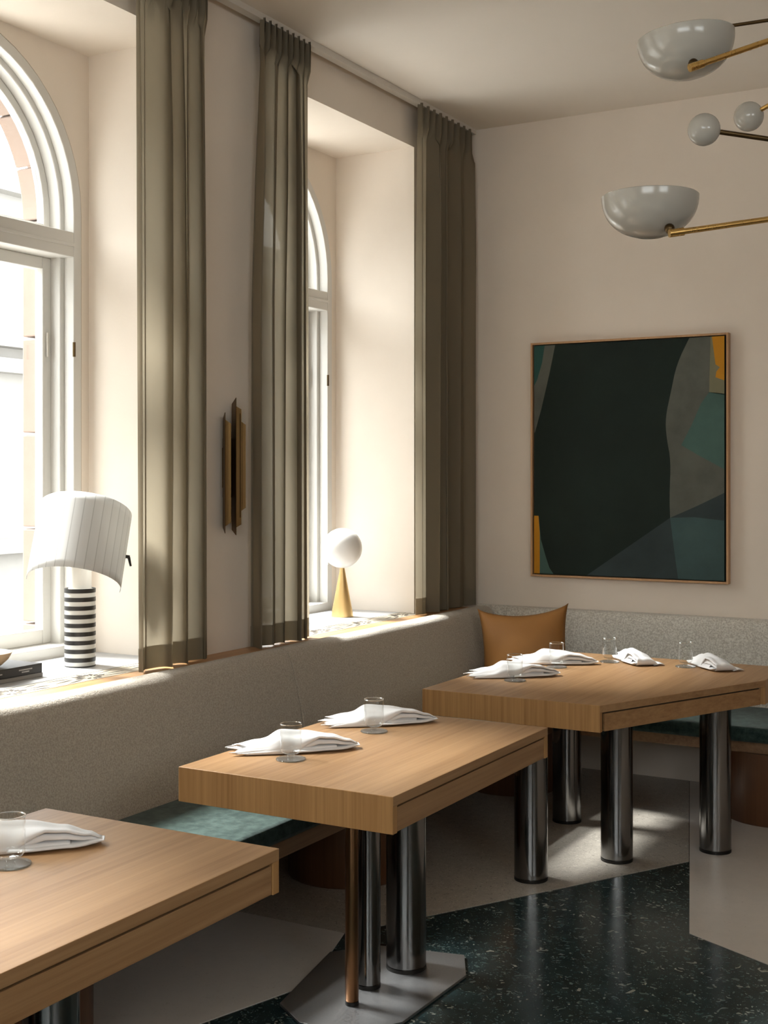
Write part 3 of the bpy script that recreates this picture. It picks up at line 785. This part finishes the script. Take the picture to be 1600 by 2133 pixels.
# ------------------------------------------------------------------ painting
pa = thing('painting', 'large abstract painting of dark green with grey, teal and orange shapes', 'painting', (-2.25, YB, 1.69))
fx0, fx1, fz0, fz1 = -2.799, -1.700, 1.048, 2.346; yf = 6.606
bm = B(); t = .011
box(bm, fx0, fx0+t, yf, YB-.004, fz0, fz1); box(bm, fx1-t, fx1, yf, YB-.004, fz0, fz1)
box(bm, fx0+t, fx1-t, yf, YB-.004, fz0, fz0+t); box(bm, fx0+t, fx1-t, yf, YB-.004, fz1-t, fz1)
obj('frame', bm, 'frame_wood', pa, False, .001)
obj('backing', box(B(), fx0+t, fx1-t, YB-.016, YB-.005, fz0+t, fz1-t), 'slot', pa)
cx0, cx1, cz0, cz1 = -2.781, -1.722, 1.0645, 2.3297
yc = 6.6147
obj('canvas', box(B(), cx0, cx1, yc, YB-.017, cz0, cz1), paint('dark_green_paint', (.0085, .0165, .0125)), pa)
def field(poly, m, lay):
    bm = B(); y1 = yc+.0005; y0 = yc-.0004*lay
    q = [(min(cx1, max(cx0, x)), min(cz1, max(cz0, z))) for x, z in poly]
    a = [bm.verts.new((x, y0, z)) for x, z in q]; c = [bm.verts.new((x, y1, z)) for x, z in q]
    bm.faces.new(a); bm.faces.new(c[::-1])
    for i in range(len(q)): bm.faces.new((a[(i+1) % len(q)], a[i], c[i], c[(i+1) % len(q)]))
    obj('paint_field', bm, m, pa)
grey = paint('grey_paint', (.098, .104, .088), .3); teal = paint('teal_paint', (.062, .12, .105)); olive = paint('olive_paint', (.19, .18, .11))
orange = paint('orange_paint', (.50, .22, .012), .15); slate = paint('slate_paint', (.030, .045, .047)); teal2 = paint('blue_teal_paint', (.047, .086, .086)); teal3 = paint('deep_teal_paint', (.02, .07, .06))
def smooth(pts, k=3):
    for _ in range(k):
        q = [pts[0]]
        for a, c in zip(pts, pts[1:]): q += [(a[0]*.75+c[0]*.25, a[1]*.75+c[1]*.25), (a[0]*.25+c[0]*.75, a[1]*.25+c[1]*.75)]
        pts = q+[pts[-1]]
    return pts
Lc = smooth([(-2.0078, 1.3858), (-2.0119, 1.4963), (-2.0036, 1.6861), (-2.0276, 1.8082), (-2.0338, 1.9146), (-2.0036, 2.0501), (-1.9734, 2.1941), (-1.9003, 2.3401)], 2)
field(Lc + [(-1.7209, 2.3401), (-1.7209, 1.5172), (-1.8586, 1.4525)], grey, 1)
field([(-1.794, 2.3401), (-1.8013, 2.0408), (-1.7209, 2.0272), (-1.7209, 2.3401)], olive, 2)
field([(-1.7867, 2.3401), (-1.7679, 2.1847), (-1.7449, 2.169), (-1.7637, 2.1471), (-1.7679, 2.1179), (-1.7209, 2.1002), (-1.7209, 2.3401)], orange, 3)
field([(-1.8013, 2.0418), (-1.843, 1.9855), (-1.8962, 1.8666), (-1.9483, 1.7685), (-1.8586, 1.7153), (-1.7209, 1.6413), (-1.7209, 2.0314)], teal, 2)
field([(-1.7209, 1.5193), (-1.8586, 1.4525), (-2.0078, 1.3858), (-2.4719, 1.0572), (-1.7209, 1.0572)], slate, 2)
field([(-2.0078, 1.3858), (-1.988, 1.2303), (-1.965, 1.0572), (-1.7209, 1.0572), (-1.7209, 1.3753), (-1.8774, 1.391)], teal2, 3)
field([(-2.7848, 2.3401), (-2.7848, 1.8447), (-2.7754, 1.8509), (-2.7379, 1.9782), (-2.6909, 2.168), (-2.6555, 2.3401)], grey, 1)
field([(-2.7848, 2.3401), (-2.7848, 2.1075), (-2.7639, 2.1388), (-2.7337, 2.2337), (-2.7181, 2.3401)], teal3, 2)
field([(-2.7848, 1.3847), (-2.7848, 1.0572), (-2.7473, 1.0572), (-2.7473, 1.2898), (-2.7546, 1.3847)], orange, 2)
field([(-2.7546, 1.3868), (-2.7473, 1.2898), (-2.7473, 1.0572), (-2.6659, 1.0572), (-2.6909, 1.0989), (-2.7128, 1.1626), (-2.74, 1.2502)], teal, 1)

# ------------------------------------------------------------------ chandelier
HX, HY = -.50, 3.95
ch = thing('chandelier', 'brass arm chandelier with grey enamel bowls and ball counterweights', 'chandelier', (HX, HY, ZC))
obj('stem', tube(B(), (HX, HY, 2.30), (HX, HY, ZC-.02), .011), 'brass', ch, True)
obj('ceiling_rose', lathe(B(), [(0, -.03), (.05, -.028), (.062, -.004), (.062, -.0005), (0, -.0005)], (HX, HY, ZC), 32), 'brass', ch, True)
for zh in (2.405, 2.52, 2.90, 3.00): obj('hub', ball(B(), (HX, HY, zh), .024, 20), 'dark_brass', ch, 'all')
def bowl_bm(c, tilt):
    r = .139; pr = []
    n = 16
    for k in range(n+1):
        a = PI/2*k/n
        pr.append((r*math.sin(a)**.85 if k else 0, -.118*math.cos(a)**.95 if k < n else 0))
    pr[0] = (0, -.118); pr.insert(1, (.038, -.1165))
    pr = [q for i, q in enumerate(pr) if i < 2 or q[0] > .042]
    inn = [(max(0, q[0]-.004), q[1]+.003) for q in pr][::-1]; inn[-1] = (0, inn[-1][1])
    bm = lathe(B(), pr+inn, (0, 0, 0), 56)
    bmesh.ops.transform(bm, matrix=Matrix.Translation(c) @ Matrix.Rotation(tilt, 4, Vector((.49, -.87, 0)).normalized()), verts=bm.verts[:]); return bm
def arm(p0, p1, r, m):
    return obj('arm', tube(B(), p0, p1, r, None, 14), m, ch, True)
b1, b2 = Vector((-1.063, 3.650, 2.878)), Vector((-1.152, 3.599, 2.416))
obj('bowl', bowl_bm(b1, math.radians(5)), 'enamel', ch, True); obj('bowl', bowl_bm(b2, 0), 'enamel', ch, True)
e1, e2 = Vector((-1.005, 3.515, 2.744)), Vector((-1.060, 3.508, 2.287))
d1 = Vector((HX, HY, 3.00)); d2 = Vector((HX, HY, 2.405))
arm(e1, d1, .0085, 'brass'); arm(e2, d2, .0085, 'brass')
for e, d, b_ in ((e1, d1, b1), (e2, d2, b2)):
    u = (d-e).normalized()
    obj('arm_tip', tube(B(), e-u*.008, e+u*.035, .0115, None, 14), 'brass', ch, True)
    tgt = Vector((b_.x, b_.y, b_.z-.075)); k = e+u*.012; bm = B()
    dirn = (tgt-k).normalized(); tube(bm, k, k+dirn*.050, .006); ball(bm, k+dirn*.034+Vector((0, 0, .004)), .015, 14)
    obj('pivot', bm, 'dark_brass', ch, True)
s1, s2 = Vector((-1.016, 3.677, 2.610)), Vector((-.989, 4.094, 2.746))
for s_, r, d, m in ((s1, .0465, Vector((HX, HY, 2.52)), 'dark_brass'), (s2, .0465, Vector((HX, HY, 2.90)), 'brass')):
    obj('counterweight', ball(B(), s_, r, 32), 'enamel', ch, 'all')
    u = (d-s_).normalized(); a_ = arm(s_+u*(r-.006), d, .0075, m)
    far = d+u*.42; arm(d, far, .0075, m); obj('bowl', bowl_bm(far+Vector((0, 0, .118)), 0), 'enamel', ch, True)
rs = Vector((-1.110, 3.940, 2.992)); rd = Vector((HX, HY, 2.98))
arm(rs, rd, .0055, 'dark_brass'); obj('counterweight', ball(B(), rs, .030, 24), 'enamel', ch, 'all')

# ------------------------------------------------------------------ street outside
tag(obj('street', box(B(), -30, XP-.34, -25, 30, -.7, -.6), 'street'), 'pale pavement outside', kind='structure')
fb = thing('building', 'pale building across the street seen through the nearer window', 'building', (-15, 4, -.6))
obj('facade_wall', box(B(), -16, -15, -20, 28, -.6, 6.2), 'facade', fb)
for z in (.4, 3.2, 3.6, 6.0): obj('ledge', box(B(), -15.0, -14.75, -20, 28, z, z+.22), 'facade', fb)
for i in range(9):
    for z in (1.0, 4.0):
        y = -8+i*3.0
        w_ = obj('window', box(B(), -15.02, -14.93, y, y+1.3, z, z+1.8), 'facade', fb)
        obj('pane', box(B(), -14.935, -14.92, y+.1, y+1.2, z+.1, z+1.7), 'facade_dark', w_)
